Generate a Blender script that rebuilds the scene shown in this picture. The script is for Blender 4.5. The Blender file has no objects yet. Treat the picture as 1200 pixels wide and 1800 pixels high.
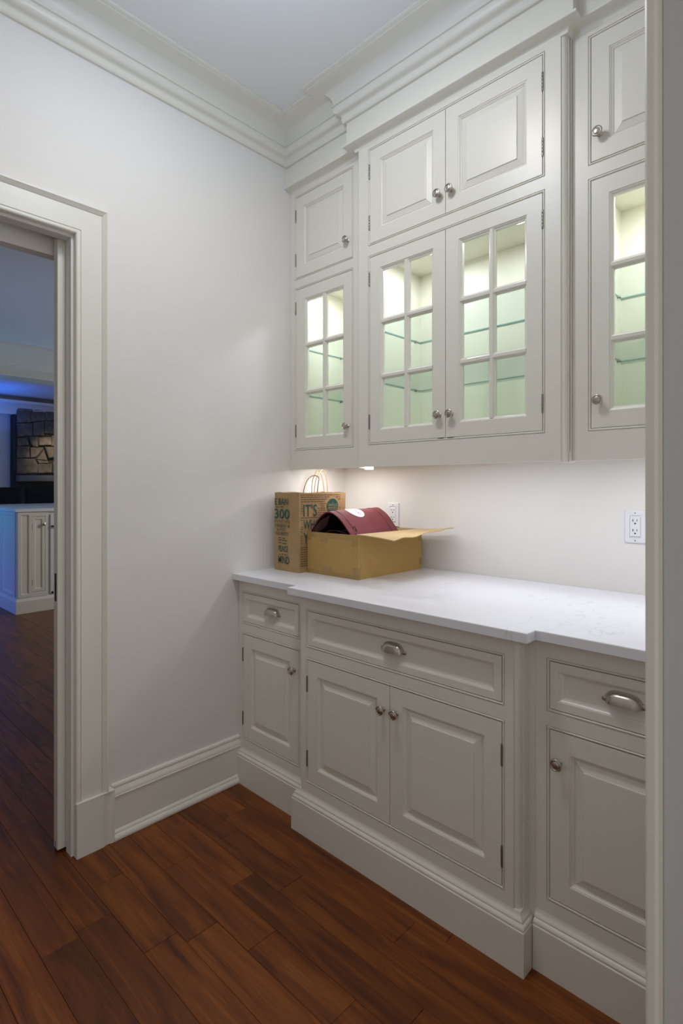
import bpy, bmesh, math, random
from mathutils import Vector, Matrix
random.seed(7)
PI = math.pi
SC = bpy.context.scene
COL = SC.collection

# ------------------------------------------------------------------ camera
cam = bpy.data.cameras.new('camera')
camo = bpy.data.objects.new('camera', cam)
COL.objects.link(camo)
camo.location = (2.008, -1.993, 1.295)
camo.rotation_euler = (PI/2, 0, 0.7641)
cam.sensor_fit = 'HORIZONTAL'
cam.sensor_width = 24.0
cam.lens = 965.22/1200*24.0
cam.shift_y = -45.19/1200
cam.clip_start = 0.02
cam.clip_end = 60
cam.dof.use_dof = True
cam.dof.focus_distance = 2.6
cam.dof.aperture_fstop = 9.0
SC.camera = camo

# ------------------------------------------------------------------ world, exposure
SC.view_settings.view_transform = 'Standard'
SC.view_settings.look = 'None'
SC.view_settings.gamma = 1.0
SC.view_settings.use_curve_mapping = False
SC.view_settings.exposure = 0.0
w = bpy.data.worlds.new('world')
SC.world = w
w.use_nodes = True
w.node_tree.nodes['Background'].inputs[0].default_value = (1.0, 0.985, 0.96, 1)
w.node_tree.nodes['Background'].inputs[1].default_value = 0.54


def lamp(name, kind, loc, power, color=(1, 1, 1), size=0.1, size_y=None, rot=(0, 0, 0), spot=None, blend=0.5, spread=None):
    l = bpy.data.lights.new(name, kind)
    l.energy = power
    l.color = color
    if kind == 'AREA':
        l.size = size
        if size_y:
            l.shape = 'RECTANGLE'
            l.size_y = size_y
        else:
            l.shape = 'DISK'
        if spread:
            l.spread = spread
    else:
        l.shadow_soft_size = size
    if kind == 'SPOT':
        l.spot_size = spot
        l.spot_blend = blend
    o = bpy.data.objects.new(name, l)
    o.location = loc
    o.rotation_euler = rot
    COL.objects.link(o)
    return o


# pantry ceiling light (just above the frame)
lamp('ceiling_lamp_light', 'AREA', (0.87, -1.15, 2.93), 7.3, (1.0, 0.93, 0.82), 0.24)
lamp('ceiling_lamp_glow', 'POINT', (0.87, -1.15, 2.70), 6.0, (0.66, 0.86, 1.20), 0.12)
# under cabinet lights
UL = (1.0, 0.97, 0.94)
lamp('under_cabinet_light', 'AREA', (0.21, -0.10, 1.392), 1.3, UL, 0.26, 0.05)
lamp('under_cabinet_light', 'AREA', (0.90, -0.19, 1.392), 1.55, (0.95, 0.98, 1.05), 0.74, 0.05)
lamp('under_cabinet_light', 'AREA', (1.58, -0.16, 1.392), 1.05, (0.95, 0.98, 1.05), 0.34, 0.05)
# puck lights in the glass cabinets
for px_, pw_ in ((0.21, 1.7), (0.70, 1.6), (1.085, 0.9), (1.58, 1.8)):
    lamp('puck_light_glow', 'AREA', (px_, -0.10, 2.262), pw_*1.1, (0.90, 0.95, 1.08), 0.06)
# kitchen and family room: dim neutral light, added fill, blue coloured accent lights
lamp('kitchen_light', 'AREA', (-2.3, 1.9, 2.1), 7, (1.0, 0.98, 0.90), 0.5, None, (math.radians(58), 0, math.radians(135)), spread=math.radians(110))
lamp('kitchen_fill_light', 'AREA', (-1.2, -1.2, 2.6), 2.2, (0.8, 0.9, 1.0), 0.6)
lamp('kitchen_ceiling_fill', 'AREA', (-3.0, -0.6, 1.6), 2.3, (0.36, 0.60, 1.0), 0.8, None, (PI, 0, 0))  # added upward fill that turns the kitchen ceiling blue, no real fixture
lamp('island_cyan_light', 'AREA', (-5.0, -1.5, 1.55), 9.0, (0.0, 0.42, 0.9), 0.5, 0.25, (math.radians(80), 0, 0))
lamp('island_violet_light', 'AREA', (-4.7, -1.35, 0.25), 4.0, (0.12, 0.14, 1.0), 0.6, 0.2, (math.radians(85), 0, 0))
lamp('family_blue_light', 'AREA', (-8.6, 0.6, 2.25), 6, (0.02, 0.16, 1.0), 0.9, 0.3, (PI, 0, 0))
lamp('family_wall_light', 'AREA', (-7.6, -0.4, 1.9), 2.4, (0.03, 0.20, 0.85), 0.8, 0.8, (math.radians(90), 0, math.radians(90)))
lamp('stone_spot_light', 'SPOT', (-8.45, 1.75, 2.55), 34, (1.0, 0.82, 0.56), 0.05, None, (math.radians(50), 0, math.radians(90)), math.radians(52), 0.9)

# ------------------------------------------------------------------ materials


def new_mat(name):
    m = bpy.data.materials.new(name)
    m.use_nodes = True
    return m, m.node_tree, m.node_tree.nodes['Principled BSDF']


def simple(name, col, rough=0.5, metal=0.0, bump=0.0, bscale=60.0, var=0.0, vscale=6.0, coat=0.0):
    m, nt, b = new_mat(name)
    b.inputs['Base Color'].default_value = (*col, 1)
    b.inputs['Roughness'].default_value = rough
    b.inputs['Metallic'].default_value = metal
    if coat:
        b.inputs['Coat Weight'].default_value = coat
    tc = nt.nodes.new('ShaderNodeTexCoord')
    if bump:
        n = nt.nodes.new('ShaderNodeTexNoise')
        n.inputs['Scale'].default_value = bscale
        n.inputs['Detail'].default_value = 3
        nt.links.new(tc.outputs['Object'], n.inputs['Vector'])
        bp = nt.nodes.new('ShaderNodeBump')
        bp.inputs['Strength'].default_value = bump
        bp.inputs['Distance'].default_value = 0.002
        nt.links.new(n.outputs['Fac'], bp.inputs['Height'])
        nt.links.new(bp.outputs['Normal'], b.inputs['Normal'])
    if var:
        n = nt.nodes.new('ShaderNodeTexNoise')
        n.inputs['Scale'].default_value = vscale
        n.inputs['Detail'].default_value = 5
        nt.links.new(tc.outputs['Object'], n.inputs['Vector'])
        r = nt.nodes.new('ShaderNodeValToRGB')
        r.color_ramp.elements[0].position = 0.3
        r.color_ramp.elements[1].position = 0.7
        r.color_ramp.elements[0].color = (*[c*(1-var) for c in col], 1)
        r.color_ramp.elements[1].color = (*[min(1, c*(1+var)) for c in col], 1)
        nt.links.new(n.outputs['Fac'], r.inputs['Fac'])
        nt.links.new(r.outputs['Color'], b.inputs['Base Color'])
    return m


M = {}
M['cabinet'] = simple('cabinet_paint', (0.81, 0.785, 0.70), 0.33, bump=0.015, bscale=25)
M['trim'] = simple('trim_paint', (0.82, 0.80, 0.715), 0.36, bump=0.015, bscale=25)
M['wall'] = simple('wall_paint', (0.82, 0.795, 0.765), 0.62, bump=0.10, bscale=180)
M['jamb'] = simple('grey_jamb', (0.60, 0.61, 0.61), 0.5, bump=0.02, bscale=40)  # greyer and darker than the trim
M['ceiling'] = simple('ceiling_paint', (0.86, 0.87, 0.865), 0.8, bump=0.08, bscale=150)
M['interior'] = simple('cabinet_interior', (0.82, 0.80, 0.66), 0.5)
M['nickel'] = simple('brushed_nickel', (0.52, 0.48, 0.43), 0.30, 1.0, bump=0.03, bscale=300)
M['hinge'] = simple('hinge_steel', (0.30, 0.28, 0.26), 0.35, 1.0)
M['plastic'] = simple('white_plastic', (0.80, 0.81, 0.84), 0.35)
M['black'] = simple('black_slot', (0.01, 0.01, 0.012), 0.6)
M['card'] = simple('cardboard', (0.47, 0.295, 0.090), 0.72, bump=0.15, bscale=90, var=0.06, vscale=9)
M['card_in'] = simple('cardboard_inside', (0.56, 0.40, 0.20), 0.8, bump=0.15, bscale=90, var=0.05, vscale=9)
M['tape'] = simple('packing_tape', (0.40, 0.25, 0.085), 0.22, var=0.05, vscale=30)
M['kraft'] = simple('kraft_paper', (0.42, 0.27, 0.125), 0.8, bump=0.35, bscale=22, var=0.07, vscale=14)
M['cord'] = simple('twisted_paper_cord', (0.40, 0.26, 0.13), 0.8, bump=0.5, bscale=200)
M['ink'] = simple('green_ink', (0.006, 0.085, 0.075), 0.7)
M['ink_small'] = simple('brown_ink', (0.13, 0.085, 0.035), 0.8)
M['maroon'] = simple('maroon_fabric', (0.20, 0.040, 0.052), 0.75, bump=0.5, bscale=420, var=0.08, vscale=12)
M['maroon_dark'] = simple('maroon_lining', (0.055, 0.014, 0.016), 0.8, bump=0.3, bscale=300)
M['label'] = simple('white_label', (0.86, 0.86, 0.90), 0.4)
M['grey_ink'] = simple('grey_ink', (0.25, 0.22, 0.27), 0.6)
M['leather'] = simple('black_leather', (0.004, 0.005, 0.009), 0.95, bump=0.2, bscale=80)
M['stone'] = simple('fireplace_stone', (0.17, 0.145, 0.115), 0.85, bump=1.0, bscale=14, var=0.38, vscale=9)
M['mortar'] = simple('mortar', (0.06, 0.055, 0.05), 0.95, bump=0.6, bscale=60)
M['mantel'] = simple('mantel_stone', (0.20, 0.21, 0.23), 0.6, bump=0.2, bscale=40)
M['glow'], nt_, b_ = new_mat('lamp_diffuser')
b_.inputs['Emission Color'].default_value = (1.0, 0.96, 0.90, 1)
b_.inputs['Emission Strength'].default_value = 4.0
b_.inputs['Base Color'].default_value = (0.8, 0.8, 0.8, 1)


def glass_mat(name, col, rough=0.0):
    # thin clear glass: fresnel reflection over a tinted straight-through pane
    m = bpy.data.materials.new(name)
    m.use_nodes = True
    nt = m.node_tree
    nt.nodes.clear()
    out = nt.nodes.new('ShaderNodeOutputMaterial')
    tr = nt.nodes.new('ShaderNodeBsdfTransparent')
    tr.inputs[0].default_value = (*col, 1)
    gl = nt.nodes.new('ShaderNodeBsdfGlossy')
    gl.inputs['Roughness'].default_value = 0.02
    fr = nt.nodes.new('ShaderNodeFresnel')
    fr.inputs['IOR'].default_value = 1.45
    ge = nt.nodes.new('ShaderNodeNewGeometry')      # reflect only where light enters the glass
    inv = nt.nodes.new('ShaderNodeMath')
    inv.operation = 'SUBTRACT'
    inv.inputs[0].default_value = 1.0
    nt.links.new(ge.outputs['Backfacing'], inv.inputs[1])
    mu = nt.nodes.new('ShaderNodeMath')
    mu.operation = 'MULTIPLY'
    nt.links.new(fr.outputs[0], mu.inputs[0])
    nt.links.new(inv.outputs[0], mu.inputs[1])
    mx = nt.nodes.new('ShaderNodeMixShader')
    nt.links.new(mu.outputs[0], mx.inputs[0])
    nt.links.new(tr.outputs[0], mx.inputs[1])
    nt.links.new(gl.outputs[0], mx.inputs[2])
    nt.links.new(mx.outputs[0], out.inputs[0])
    return m


M['pane'] = glass_mat('window_glass', (0.975, 0.985, 0.98))
M['shelf'] = glass_mat('shelf_glass', (0.925, 0.968, 0.958))
M['shelf_edge'] = simple('glass_edge', (0.16, 0.36, 0.34), 0.15)


def wood_mat():
    m, nt, b = new_mat('brazilian_cherry')
    L = nt.links.new
    tc = nt.nodes.new('ShaderNodeTexCoord')
    oi = nt.nodes.new('ShaderNodeObjectInfo')
    mul = nt.nodes.new('ShaderNodeVectorMath')
    mul.operation = 'SCALE'
    mul.inputs[0].default_value = (37.0, 91.0, 53.0)
    L(oi.outputs['Random'], mul.inputs['Scale'])
    add = nt.nodes.new('ShaderNodeVectorMath')
    add.operation = 'ADD'
    L(tc.outputs['Object'], add.inputs[0])
    L(mul.outputs[0], add.inputs[1])
    mp = nt.nodes.new('ShaderNodeMapping')
    mp.inputs['Scale'].default_value = (1.6, 16, 10)
    L(add.outputs[0], mp.inputs['Vector'])
    n1 = nt.nodes.new('ShaderNodeTexNoise')
    n1.inputs['Scale'].default_value = 1.5
    n1.inputs['Detail'].default_value = 6
    n1.inputs['Roughness'].default_value = 0.55
    n1.inputs['Distortion'].default_value = 0.9
    L(mp.outputs[0], n1.inputs['Vector'])
    mp2 = nt.nodes.new('ShaderNodeMapping')
    mp2.inputs['Scale'].default_value = (6, 190, 60)
    L(add.outputs[0], mp2.inputs['Vector'])
    n2 = nt.nodes.new('ShaderNodeTexNoise')
    n2.inputs['Scale'].default_value = 1.2
    n2.inputs['Detail'].default_value = 3
    L(mp2.outputs[0], n2.inputs['Vector'])
    r = nt.nodes.new('ShaderNodeValToRGB')
    e = r.color_ramp.elements
    e[0].position = 0.28
    e[0].color = (0.080, 0.019, 0.0035, 1)
    e[1].position = 0.74
    e[1].color = (0.29, 0.086, 0.013, 1)
    k = e.new(0.5)
    k.color = (0.180, 0.046, 0.0065, 1)
    L(n1.outputs['Fac'], r.inputs['Fac'])
    # tone of each plank
    rt = nt.nodes.new('ShaderNodeMapRange')
    rt.inputs['To Min'].default_value = 0.74
    rt.inputs['To Max'].default_value = 1.14
    L(oi.outputs['Random'], rt.inputs['Value'])
    mg = nt.nodes.new('ShaderNodeMapRange')
    mg.inputs['From Min'].default_value = 0.3
    mg.inputs['From Max'].default_value = 0.7
    mg.inputs['To Min'].default_value = 0.80
    mg.inputs['To Max'].default_value = 1.12
    L(n2.outputs['Fac'], mg.inputs['Value'])
    mm = nt.nodes.new('ShaderNodeMath')
    mm.operation = 'MULTIPLY'
    L(rt.outputs[0], mm.inputs[0])
    L(mg.outputs[0], mm.inputs[1])
    vs = nt.nodes.new('ShaderNodeVectorMath')
    vs.operation = 'SCALE'
    L(r.outputs['Color'], vs.inputs[0])
    L(mm.outputs[0], vs.inputs['Scale'])
    L(vs.outputs[0], b.inputs['Base Color'])
    b.inputs['Roughness'].default_value = 0.36
    b.inputs['Specular IOR Level'].default_value = 0.35
    bp = nt.nodes.new('ShaderNodeBump')
    bp.inputs['Strength'].default_value = 0.54
    bp.inputs['Distance'].default_value = 0.001
    L(n2.outputs['Fac'], bp.inputs['Height'])
    L(bp.outputs['Normal'], b.inputs['Normal'])
    return m


M['wood'] = wood_mat()


def quartz_mat():
    m, nt, b = new_mat('white_quartz')
    L = nt.links.new
    tc = nt.nodes.new('ShaderNodeTexCoord')
    mp = nt.nodes.new('ShaderNodeMapping')
    mp.inputs['Rotation'].default_value = (0, 0, 0.9)
    mp.inputs['Location'].default_value = (0.37, 0.22, 0)
    L(tc.outputs['Object'], mp.inputs['Vector'])
    n = nt.nodes.new('ShaderNodeTexNoise')
    n.inputs['Scale'].default_value = 1.9
    n.inputs['Detail'].default_value = 4
    n.inputs['Roughness'].default_value = 0.62
    n.inputs['Distortion'].default_value = 0.8
    L(mp.outputs[0], n.inputs['Vector'])
    # thin vein where the noise crosses one level
    s = nt.nodes.new('ShaderNodeMath')
    s.operation = 'SUBTRACT'
    s.inputs[1].default_value = 0.40
    L(n.outputs['Fac'], s.inputs[0])
    a = nt.nodes.new('ShaderNodeMath')
    a.operation = 'ABSOLUTE'
    L(s.outputs[0], a.inputs[0])
    r = nt.nodes.new('ShaderNodeValToRGB')
    r.color_ramp.elements[0].position = 0.0
    r.color_ramp.elements[0].color = (0.70, 0.71, 0.75, 1)
    r.color_ramp.elements[1].position = 0.004
    r.color_ramp.elements[1].color = (0.83, 0.83, 0.875, 1)
    L(a.outputs[0], r.inputs['Fac'])
    L(r.outputs['Color'], b.inputs['Base Color'])
    b.inputs['Roughness'].default_value = 0.28
    return m


M['quartz'] = quartz_mat()

# ------------------------------------------------------------------ mesh helpers


class MB:
    def __init__(s):
        s.v = []
        s.f = []

    def add(s, vs, fs):
        k = len(s.v)
        s.v += [tuple(p) for p in vs]
        s.f += [tuple(i+k for i in f) for f in fs]
        return s

    def box(s, x0, x1, y0, y1, z0, z1):
        vs = [(x, y, z) for z in (z0, z1) for y in (y0, y1) for x in (x0, x1)]
        return s.add(vs, [(0, 2, 3, 1), (4, 5, 7, 6), (0, 1, 5, 4), (2, 6, 7, 3), (0, 4, 6, 2), (1, 3, 7, 5)])

    def prism(s, poly, a0, a1, mp):
        """poly of 2D points extruded from a0 to a1; mp(u, v, a) -> xyz"""
        n = len(poly)
        vs = [mp(u, v, a0) for u, v in poly] + [mp(u, v, a1) for u, v in poly]
        fs = [tuple(range(n-1, -1, -1)), tuple(range(n, 2*n))]
        fs += [(i, (i+1) % n, n+(i+1) % n, n+i) for i in range(n)]
        return s.add(vs, fs)

    def rings(s, rings, cap0=True, cap1=True):
        n = len(rings[0])
        vs = [p for r in rings for p in r]
        fs = []
        for k in range(len(rings)-1):
            for i in range(n):
                j = (i+1) % n
                fs.append((k*n+i, k*n+j, (k+1)*n+j, (k+1)*n+i))
        if cap0:
            fs.append(tuple(range(n-1, -1, -1)))
        if cap1:
            fs.append(tuple((len(rings)-1)*n+i for i in range(n)))
        return s.add(vs, fs)

    def rect_rings(s, x0, x1, z0, z1, steps, mp, cap0=True, cap1=True):
        """steps = [(inset, out)]; mp(u, v, out) -> xyz"""
        rs = []
        for i, o in steps:
            rs.append([mp(x0+i, z0+i, o), mp(x1-i, z0+i, o), mp(x1-i, z1-i, o), mp(x0+i, z1-i, o)])
        return s.rings(rs, cap0, cap1)

    def sweep(s, path, prof, mp, closed=False, caps=True):
        """profile (side, out) swept along a 2D path; side is to the RIGHT of travel, corners mitred"""
        n = len(path)
        P = [Vector(p) for p in path]

        def dr(a, b):
            d = (P[b]-P[a]).normalized()
            return Vector((d.y, -d.x))
        offs = []
        for i in range(n):
            if closed or 0 < i < n-1:
                a = dr((i-1) % n, i)
                b = dr(i, (i+1) % n)
                m = (a+b)
                m = m/(m.dot(a))
            elif i == 0:
                m = dr(0, 1)
            else:
                m = dr(n-2, n-1)
            offs.append(m)
        k = len(prof)
        vs = []
        for i in range(n):
            for sd, o in prof:
                q = P[i]+offs[i]*sd
                vs.append(mp(q.x, q.y, o))
        fs = []
        for i in range(n if closed else n-1):
            j = (i+1) % n
            for c in range(k-1):
                fs.append((i*k+c, j*k+c, j*k+c+1, i*k+c+1))
            if caps:
                fs.append((i*k+k-1, j*k+k-1, j*k, i*k))
        if not closed and caps:
            fs.append(tuple(range(k)))
            fs.append(tuple((n-1)*k+c for c in range(k-1, -1, -1)))
        return s.add(vs, fs)

    def lathe(s, c, axis, prof, n=24):
        """prof = [(radius, along)]"""
        ax = Vector(axis).normalized()
        t = Vector((0, 0, 1)) if abs(ax.z) < 0.9 else Vector((1, 0, 0))
        e1 = ax.cross(t).normalized()
        e2 = ax.cross(e1)
        c = Vector(c)
        rs = []
        for r, a in prof:
            rs.append([tuple(c+ax*a+(e1*math.cos(2*PI*i/n)+e2*math.sin(2*PI*i/n))*max(r, 1e-5)) for i in range(n)])
        return s.rings(rs)

    def tube(s, pts, r, n=8, taper=None):
        P = [Vector(p) for p in pts]
        rs = []
        up = None
        for i, p in enumerate(P):
            d = (P[min(i+1, len(P)-1)]-P[max(i-1, 0)]).normalized()
            if up is None:
                up = d.orthogonal().normalized()
            up = (up-d*up.dot(d)).normalized()
            sd = d.cross(up)
            rr = r if taper is None else r*taper(i/(len(P)-1))
            rs.append([tuple(p+(up*math.cos(2*PI*k/n)+sd*math.sin(2*PI*k/n))*rr) for k in range(n)])
        return s.rings(rs)


WP = {}      # world position of every object, by name


def tag(o, label=None, cat=None, group=None, kind=None):
    if label:
        o['label'] = label
    if cat:
        o['category'] = cat
    if group:
        o['group'] = group
    if kind:
        o['kind'] = kind
    return o


def empty(name, loc, label, cat, group=None):
    o = bpy.data.objects.new(name, None)
    o.empty_display_size = 0.05
    o.location = loc
    COL.objects.link(o)
    WP[o.name] = Vector(loc)
    return tag(o, label, cat, group)


def obj(name, mb, mat, parent=None, smooth=0, origin=None, mats=None, fmat=None, solid=0):
    vs = mb.v
    if origin is None:
        lo = [min(p[i] for p in vs) for i in range(3)]
        hi = [max(p[i] for p in vs) for i in range(3)]
        origin = Vector(((lo[0]+hi[0])/2, (lo[1]+hi[1])/2, lo[2]))
    origin = Vector(origin)
    me = bpy.data.meshes.new(name)
    me.from_pydata([tuple(Vector(p)-origin) for p in vs], [], mb.f)
    if fmat:
        for p, k in zip(me.polygons, fmat):
            p.material_index = k
    bm = bmesh.new()
    bm.from_mesh(me)
    bmesh.ops.recalc_face_normals(bm, faces=bm.faces)
    bm.to_mesh(me)
    bm.free()
    for m in (mats or [mat]):
        me.materials.append(m)
    if smooth:
        for p in me.polygons:
            p.use_smooth = True
        me.set_sharp_from_angle(angle=math.radians(smooth))
    o = bpy.data.objects.new(name, me)
    COL.objects.link(o)
    WP[o.name] = origin
    if parent:
        o.parent = parent
        o.location = origin-WP[parent.name]
    else:
        o.location = origin
    if solid:
        md = o.modifiers.new('thickness', 'SOLIDIFY')
        md.thickness = solid
        md.offset = 0
    return o


def clone(src, world, parent):
    o = src.copy()
    COL.objects.link(o)
    WP[o.name] = Vector(world)
    o.parent = parent
    o.location = Vector(world)-WP[parent.name]
    return o


def structure(name, mb, mat, smooth=0):
    return tag(obj(name, mb, mat, None, smooth), kind='structure')


def front(yf):
    return lambda u, v, o: (u, yf-o, v)


def rightside(xf):
    return lambda u, v, o: (xf+o, u, v)


XY = lambda a, b, o: (a, b, o)
WALL_Y = 0.13
CEIL = 2.96
RX = 1.80

# ------------------------------------------------------------------ room shell
# floor: sub floor with planks as parts
fl = MB().box(-6.2, 3.2, -3.0, 1.6, -0.06, -0.0105)
FLOOR = tag(obj('floor', fl, M['wood'], None, origin=(0, 0, 0)), kind='structure')
fl2 = MB().box(-9.6, -6.2, -3.0, 4.0, -0.06, 0).box(-6.2, 3.2, -3.6, -3.0, -0.06, 0)
obj('far_floor', fl2, M['wood'], FLOOR)
PW = 0.1016


def plank_mesh(x0, x1, y0, y1, dz):
    g = 0.0004
    return MB().rings([[(x0+a, y0+a, z), (x1-a, y0+a, z), (x1-a, y1-a, z), (x0+a, y1-a, z)] for a, z in
                       ((g, -0.0104), (g, -0.0009+dz), (g+0.0007, dz))])


near = []
fixed = {-4: [(1.14,)], 0: [(0.65,)]}
ROW0 = -0.866       # a joint line
butt = {-2: [0.293, 1.075], -4: [0.56, 1.6], 0: [0.649], -1: [0.523, 1.213], 1: [0.2], 2: [1.142], -3: [-0.4], -5: [-0.81, 0.35]}
for k in range(-12, 4):
    y0 = ROW0+k*PW
    if y0 > -0.50:
        continue
    xs = [-1.6-random.random()*0.4]
    b = sorted(butt.get(k, []))
    while xs[-1] < 2.9:
        nx = xs[-1]+random.uniform(0.45, 1.25)
        c = [q for q in b if q > xs[-1]+0.2]
        if c and nx > c[0]-0.3:
            nx = c[0]
        xs.append(nx)
    for a, c in zip(xs[:-1], xs[1:]):
        near.append((a, c, y0, y0+PW))
for k in range(-8, 16):            # beyond the doorway
    y0 = ROW0+k*PW
    xs = [-6.15]
    end = min([q[0] for q in near if abs(q[2]-y0) < 0.01], default=-0.16)
    if y0 > -0.52:
        end = -0.155
    while xs[-1] < end-0.001:
        nx = xs[-1]+random.uniform(0.6, 1.5)
        if nx > end-0.3:
            nx = end
        xs.append(nx)
    for a, c in zip(xs[:-1], xs[1:]):
        near.append((a, c, y0, y0+PW))
for q in near:
    obj('plank', plank_mesh(*q, random.uniform(-0.0004, 0.0002)), M['wood'], FLOOR, origin=((q[0]+q[1])/2, (q[2]+q[3])/2, 0))
rest = MB()
for x0, x1, y0, y1 in ((-6.15, 3.15, 1.6, 1.6),):
    pass

structure('ceiling', MB().box(-0.14, 3.2, -3.0, WALL_Y+0.14, CEIL, CEIL+0.06), M['ceiling'])
structure('wall_back', MB().box(-0.14, 1.94, WALL_Y, WALL_Y+0.14, 0, CEIL), M['wall'])
# left wall with the pocket door opening (y -2.10 .. -1.262, to z 2.165)
OPY0, OPY1, OPZ = -2.10, -1.262, 2.165
wl = MB()
wl.box(-0.045, 0, OPY1, WALL_Y, 0, CEIL).box(-0.14, -0.095, OPY1, WALL_Y, 0, CEIL)
wl.box(-0.095, -0.045, OPY1+0.9, WALL_Y, 0, CEIL)
wl.box(-0.045, 0, OPY0, OPY1, OPZ, CEIL).box(-0.14, -0.095, OPY0, OPY1, OPZ-0.045, CEIL).box(-0.095, -0.045, OPY0, OPY1+0.9, OPZ+0.06, CEIL)
wl.box(-0.14, 0, -3.0, OPY0, 0, CEIL)
structure('wall_left', wl, M['wall'])
# right wall with the doorway the camera looks through
RY = -1.118
structure('wall_right', MB().box(RX, RX+0.14, RY+0.012, WALL_Y, 0, CEIL).box(RX, RX+0.14, -2.35, RY+0.012, 2.20, CEIL).box(RX, RX+0.14, -3.0, -2.35, 0, CEIL), M['wall'])
structure('wall_front', MB().box(-0.14, 1.94, -2.75, -2.62, 0, CEIL), M['wall'])

# pocket door leaf, mostly inside the wall
dm = MB().rect_rings(-1.288, -0.45, 0.012, OPZ+0.01, [(0, -0.036), (0, -0.001), (0.001, 0)], lambda u, v, o: (-0.052+o, u, v))
DOOR = structure('door_1', dm, M['trim'])
obj('edge_pull', MB().box(-0.078, -0.064, -1.2892, -1.286, 0.888, 0.986), M['black'], DOOR)
obj('bottom_guide', MB().box(-0.0745, -0.0715, -1.2888, -1.2865, 0.0, 0.035), M['black'], DOOR)

# door casing around the left opening: flat board, bead inside, backband outside
CZ = 2.2863
cas = [(0.0, 0.0), (0.0, 0.027), (0.003, 0.030), (0.007, 0.030), (0.011, 0.026), (0.019, 0.022), (0.0215, 0.0175), (0.0235, 0.0175),
       (0.0235, 0.020), (0.0935, 0.020), (0.0940, 0.0165), (0.0960, 0.0165), (0.0965, 0.0195), (0.0995, 0.0225), (0.1045, 0.0232), (0.1090, 0.0210), (0.1115, 0.0165), (0.1115, 0.0)]
path = [(OPY0-0.12, 0.185), (OPY0-0.12, CZ), (-1.1415, CZ), (-1.1415, 0.185)]
structure('trim_1', MB().sweep(path, cas, lambda a, b, o: (o, a, b)), M['trim'], 35)
# jamb reveal stop line
pb = [(0.030, -1.2532), (0.030, -1.160), (0.0245, -1.150), (0.0245, -1.140), (0.0285, -1.132), (0.0285, -1.120), (0.0, -1.120), (0.0, -1.2532)]
structure('trim_2', MB().prism(pb, 0.0, 0.188, XY).box(-0.003, 0.0305, -1.2532, -1.1205, 0.188, 0.191), M['trim'])
# baseboard on the left wall with cap and shoe
bb = [(0, 0), (0.030, 0.0), (0.032, 0.004), (0.031, 0.013), (0.027, 0.020), (0.0235, 0.0225), (0.0235, 0.026), (0.021, 0.032), (0.0165, 0.036),
      (0.0165, 0.1545), (0.0205, 0.1560), (0.0205, 0.1585), (0.0185, 0.160), (0.0185, 0.165), (0.015, 0.174), (0.009, 0.183), (0.0075, 0.187), (0.0105, 0.189), (0.0105, 0.194), (0.008, 0.198), (0, 0.2004)]
structure('baseboard_left', MB().sweep([(0, -1.121), (0, -0.556)], bb, XY), M['trim'], 35)

# crown moulding: wall run and cabinet run
S_Y, C_Y = -0.280, -0.320          # frieze planes
CXL, CXR = 0.434, 1.368


def cove(n=10):
    return [(0.118-0.078*math.cos(PI/2*i/n), 2.889+0.056*math.sin(PI/2*i/n)) for i in range(n+1)]


crown = [(0, 2.812), (0.010, 2.812), (0.0145, 2.817), (0.0145, 2.838), (0.018, 2.8415), (0.0205, 2.843), (0.028, 2.846), (0.036, 2.853), (0.0405, 2.862), (0.0415, 2.871),
         (0.0385, 2.874), (0.0385, 2.878), (0.044, 2.880), (0.044, 2.886), (0.040, 2.889)] + cove()[1:] + [(0.121, 2.945), (0.121, 2.949), (0.131, 2.951), (0.136, 2.955), (0.136, 2.9598), (0, 2.9598)]
structure('trim_3', MB().sweep([(0, -2.62), (0, S_Y), (0.0001, S_Y)][:2]+[(CXL, S_Y), (CXL, C_Y), (CXR, C_Y), (CXR, S_Y), (RX, S_Y), (RX, -2.62)], crown, XY), M['trim'], 40)
# frieze board with small cove cornice under the crown, over the wall cabinets
frz = [(-0.10, 2.690), (-0.026, 2.690), (-0.024, 2.694), (-0.022, 2.700), (-0.016, 2.7045), (-0.006, 2.7065), (0.010, 2.7075), (0.014, 2.710), (0.014, 2.717), (0.011, 2.720), (0.002, 2.721), (0, 2.723), (0, 2.9595), (-0.10, 2.9595)]
structure('trim_4', MB().sweep([(0.0, S_Y), (CXL, S_Y), (CXL, C_Y), (CXR, C_Y), (CXR, S_Y), (RX, S_Y)], frz, XY), M['trim'], 40)

# casing and jamb of the doorway in front of the camera (a hair out of plumb)


def lean(mb, dy0, dy1):
    mb.v = [(x, y+dy0+(dy1-dy0)*z/2.2, z) for x, y, z in mb.v]
    return mb


jc = [(1.780, -1.1325), (1.783, -1.1345), (1.792, -1.1345), (1.796, -1.1305), (1.7999, -1.1305), (1.7999, -1.02), (1.780, -1.02)]
structure('trim_5', lean(MB().prism(jc, 0, 2.20, XY), 0.004, -0.003), M['trim'])
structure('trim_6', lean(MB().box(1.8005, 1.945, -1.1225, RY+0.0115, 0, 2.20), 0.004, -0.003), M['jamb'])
structure('trim_7', MB().box(1.780, 1.7999, -2.45, -1.02, 2.205, 2.32), M['trim'])

# ------------------------------------------------------------------ cabinet parts


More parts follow.
